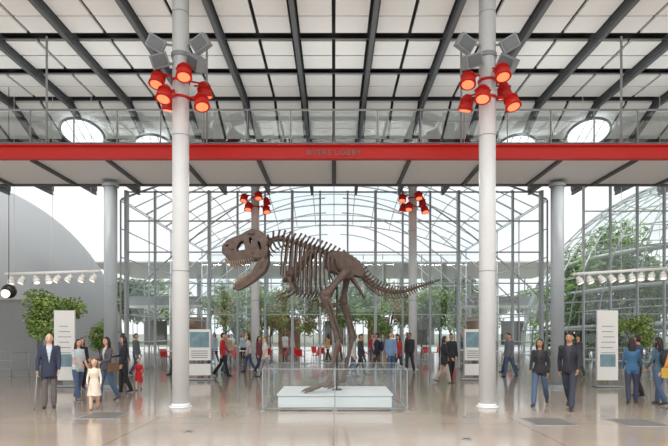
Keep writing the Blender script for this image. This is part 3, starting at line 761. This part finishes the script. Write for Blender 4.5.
person('woman',-7.75,17.2,1.6,40,(40,42,50),BK,0,(34,26,24),stride=8,aR=(20,60,8),fem=True,vox=.02,lh=True)
person('man',-7.35,19.5,1.72,150,(90,96,110),(60,62,70),0,(50,40,34),vox=.022)
person('woman',5.0,13.6,1.66,-30,(44,44,50),(78,98,126),1,(34,26,24),(60,50,46),22,(12,30,10),(-12,20,10),fem=True,vox=.015,lh=True,inner=(60,58,64))
person('man',5.45,12.95,1.82,-35,(40,42,50),(50,56,70),1,(30,26,26),(50,44,40),24,(-16,20,12),(20,20,12),vox=.015,inner=(58,60,70),legflip=-1)
person('woman',7.45,14.0,1.62,160,(62,104,140),(60,64,84),1,(40,28,24),(60,50,46),8,(15,50,10),(10,30,10),fem=True,vox=.015,lh=True)
person('woman',7.95,13.7,1.66,-160,(70,96,112),JE,0,(36,28,26),(70,60,52),12,(15,50,10),(10,30,10),fem=True,vox=.015,lh=True,pack=(40,42,50))
person('woman',7.72,12.7,1.6,200,(206,138,52),JE,0,(36,28,26),(70,60,52),10,(15,50,10),(10,30,10),fem=True,vox=.015,lh=True,bag=(200,160,70))
person('man',8.35,15.4,1.7,-150,(60,70,90),BK,1,(36,28,26),stride=8,vox=.02)
person('woman',3.82,19.4,1.64,80,(40,40,46),(176,164,148),0,(40,30,28),(50,44,40),16,(15,30,10),(-12,20,10),fem=True,coat=True,lh=True)
person('man',4.25,20.3,1.72,20,(38,40,46),BK,1,(30,26,26),stride=8)
person('man',3.3,24.4,1.74,-30,(56,56,60),(60,62,70),1,(40,34,32),stride=12,vox=.025,detail=False)
person('woman',-4.72,24.2,1.65,60,(150,156,164),JE,0,(70,50,40),stride=12,fem=True,lh=True,vox=.025)
person('boy',-5.2,23.4,1.35,40,(120,130,150),(70,80,104),3,(90,66,48),stride=14,child=True,vox=.025)
person('man',-4.45,22.4,1.76,95,(186,44,44),BK,0,(50,38,32),stride=18,aR=(-15,20,8),aL=(18,20,8),vox=.022)
person('woman',-3.75,24.6,1.68,-70,(214,216,220),JE,0,(50,36,30),stride=14,fem=True,lh=True,sleeve=.3,vox=.025)
person('woman',-2.7,22.0,1.62,-80,(222,220,216),(150,150,156),3,(130,100,70),stride=22,fem=True,vox=.022,sleeve=.3)
person('woman',-3.2,23.8,1.6,60,(120,60,64),(60,62,80),0,(60,44,34),stride=14,fem=True,lh=True,vox=.025)
person('man',1.1,23.4,1.7,60,(70,72,80),(52,54,62),0,(40,32,30),stride=20,vox=.022,aR=(25,30,12))
person('woman',.75,22.4,1.6,70,(206,206,204),(70,80,104),0,(50,36,30),stride=16,vox=.022,fem=True,lh=True)
person('man',1.75,22.8,1.74,-85,(44,44,52),(84,76,66),1,(30,26,24),stride=16,vox=.022,pack=(50,60,80))
person('man',2.25,22.2,1.78,15,(120,150,186),JE,3,(60,46,38),stride=10,vox=.022)
person('woman',2.75,23.9,1.64,-40,(176,60,56),(70,72,84),0,(50,36,30),stride=10,fem=True,lh=True,vox=.025,detail=False)
person('man',6.9,22.0,1.72,-60,(110,116,126),JE,0,(50,36,30),stride=14,vox=.025,detail=False)
person('man',7.6,24.4,1.75,-90,(84,124,176),(64,66,80),0,(44,36,32),stride=18,vox=.025,detail=False)
person('woman',9.6,22.0,1.64,-60,(60,62,72),(96,92,90),0,(44,36,32),stride=12,fem=True,vox=.025,detail=False)
person('man',-8.0,22.6,1.72,80,(104,112,120),JE,0,(50,40,34),stride=14,vox=.025)
person('man',-6.5,23.0,1.74,-60,(150,60,56),(64,66,80),0,(44,36,32),stride=16,vox=.025,detail=False)
rnd=random.Random(5)
cols=[(180,60,56),(70,80,110),(210,212,214),(90,110,90),(50,50,56),(150,160,176),(196,150,90),(60,62,70),(176,190,200)]
for i in range(24):
    x=rnd.uniform(-8.8,8.8); y=28.2+i*.4
    fem=rnd.random()<.5
    person('woman' if fem else 'man',x,y,rnd.uniform(1.6,1.78),rnd.uniform(-180,180),rnd.choice(cols),rnd.choice([JE,BK,(90,84,76)]),rnd.choice([0,1,3]),rnd.choice([(40,30,26),(90,66,46),(30,26,24)]),stride=rnd.uniform(0,18),fem=fem,lh=fem,vox=.035,detail=False,sleeve=rnd.choice([1,.3]))

# ------------------------------------------------------------ cafe furniture
def chairmesh():
    mb=MB()
    mb.tube([(-.2,0,.46),(.2,0,.46)],[(.02,.2),(.02,.2)],12,0,up=(0,0,1))
    M=Matrix.Rotation(math.radians(-12),3,'X')
    mb.box((0,.2,.66),(.4,.025,.36),0,M)
    for sx in(-1,1):
        for sy in(-1,1): mb.tube([(sx*.16,sy*.15,.45),(sx*.21,sy*.21,0)],.012,6,1)
        mb.tube([(sx*.17,.17,.45),(sx*.17,.22,.62)],.012,6,1)
    return mb
def tablemesh():
    mb=MB(); mb.tube([(0,0,.72),(0,0,.75)],.4,24,0); mb.tube([(0,0,.02),(0,0,.72)],.03,10,1); mb.tube([(0,0,0),(0,0,.02)],.24,20,1); return mb
ch0=chairmesh().obj('cafe_chair',[M_red,M_steel]); tb0=tablemesh().obj('cafe_table',[M_whitep,M_steel])
first=True
for i,(tx_,ty) in enumerate([(-8.6,29.5),(-6.8,31),(-8.0,33.5),(-5.0,29.8),(-3.6,32.5),(-6.0,35.5),(-1.6,30.5),(-.6,34),(6.9,31.2),(8.4,29.4),(5.6,35),(8.2,34.5)]):
    if first: tb0.location=(tx_,ty,0)
    else: inst(tb0,'cafe_table',(tx_,ty,0))
    for k in range(3):
        a=rnd.uniform(0,.6)+k*2.1; px,py=tx_+.72*math.cos(a),ty+.72*math.sin(a)
        rz=a-math.pi/2
        if first: ch0.location=(px,py,0); ch0.rotation_euler=(0,0,rz); first=False
        else: inst(ch0,'cafe_chair',(px,py,0),rz)

# ------------------------------------------------------------ trees
def tree(seed,mis,h=3.6,spread=1.3,n=1500,leaf=.1,pot=False):
    random.seed(seed); mb=MB()
    mb.tube([(0,0,0),(.05,0,h*.3),(-.03,.05,h*.6)],[.07,.055,.04],8,3)
    for i in range(7):
        a=random.uniform(0,6.28); r=spread*random.uniform(.35,.8); z=h*random.uniform(.42,.92)
        c=(r*math.cos(a),r*math.sin(a),z); mb.tube([(0,0,h*.35),(c[0]*.5,c[1]*.5,z*.85),c],[.035,.025,.012],6,3)
        foliage(mb,c,(spread*.5,spread*.5,spread*.42),n//8,leaf,mis,.2)
    foliage(mb,(0,0,h*.8),(spread*.6,spread*.6,spread*.5),n//8,leaf,mis,.2)
    if pot: mb.tube([(0,0,0),(0,0,.55)],[.32,.42],24,4); mb.tube([(0,0,.5),(0,0,.56)],.45,24,4)
    return mb
M_brl=[mat('leaf_bright_a',(130,158,80),.6,var=.3,scale=3),mat('leaf_bright_b',(162,178,102),.6,var=.3,scale=3),mat('leaf_bright_c',(90,120,62),.6,var=.3,scale=3)]
t1=tree(1,[0,1,2],3.3,1.0,3600,.075,True).obj('potted_tree',M_brl+[M_bark,M_spk]); t1.location=(-10.1,20.1,0)
t2=tree(2,[0,1,2],4.6,1.7,1900,.11).obj('courtyard_tree',[M_leafr,M_leaf[1],M_leaf[0],M_bark]); t2.location=(-7.4,41.2,0)
t3=tree(5,[0,1,2],4.6,1.7,1900,.11).obj('courtyard_tree',M_leaf+[M_bark]); t3.location=(-8.4,43.2,0)
inst(t1,'potted_tree',(-8.75,21.0,0),1.2,.68); inst(t1,'potted_tree',(11.6,21.6,0),2.2,.75)
for (x,y,s_,m_) in((-5.6,43,1.1,t3),(-3.2,43,1.05,t2),(-1.0,41.5,.95,t2),(1.4,43,1.05,t3),(4.2,42.5,1.1,t2),(6.4,41,1.1,t3),(8.1,43,1.05,t3),(-4.6,40.5,.85,t2),(2.9,40.5,.8,t3),(8.3,40.0,1.0,t3)):
    inst(m_,'courtyard_tree',(x,y,0),x*2.1,s_)
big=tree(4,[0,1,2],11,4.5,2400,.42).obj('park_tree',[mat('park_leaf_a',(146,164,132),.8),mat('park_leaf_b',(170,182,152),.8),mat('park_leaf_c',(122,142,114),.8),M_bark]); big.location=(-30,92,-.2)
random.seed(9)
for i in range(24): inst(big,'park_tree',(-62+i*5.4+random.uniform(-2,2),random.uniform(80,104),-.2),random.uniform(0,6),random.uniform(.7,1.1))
print('faces',sum(len(o.data.polygons) for o in sc.objects if o.type=='MESH'))
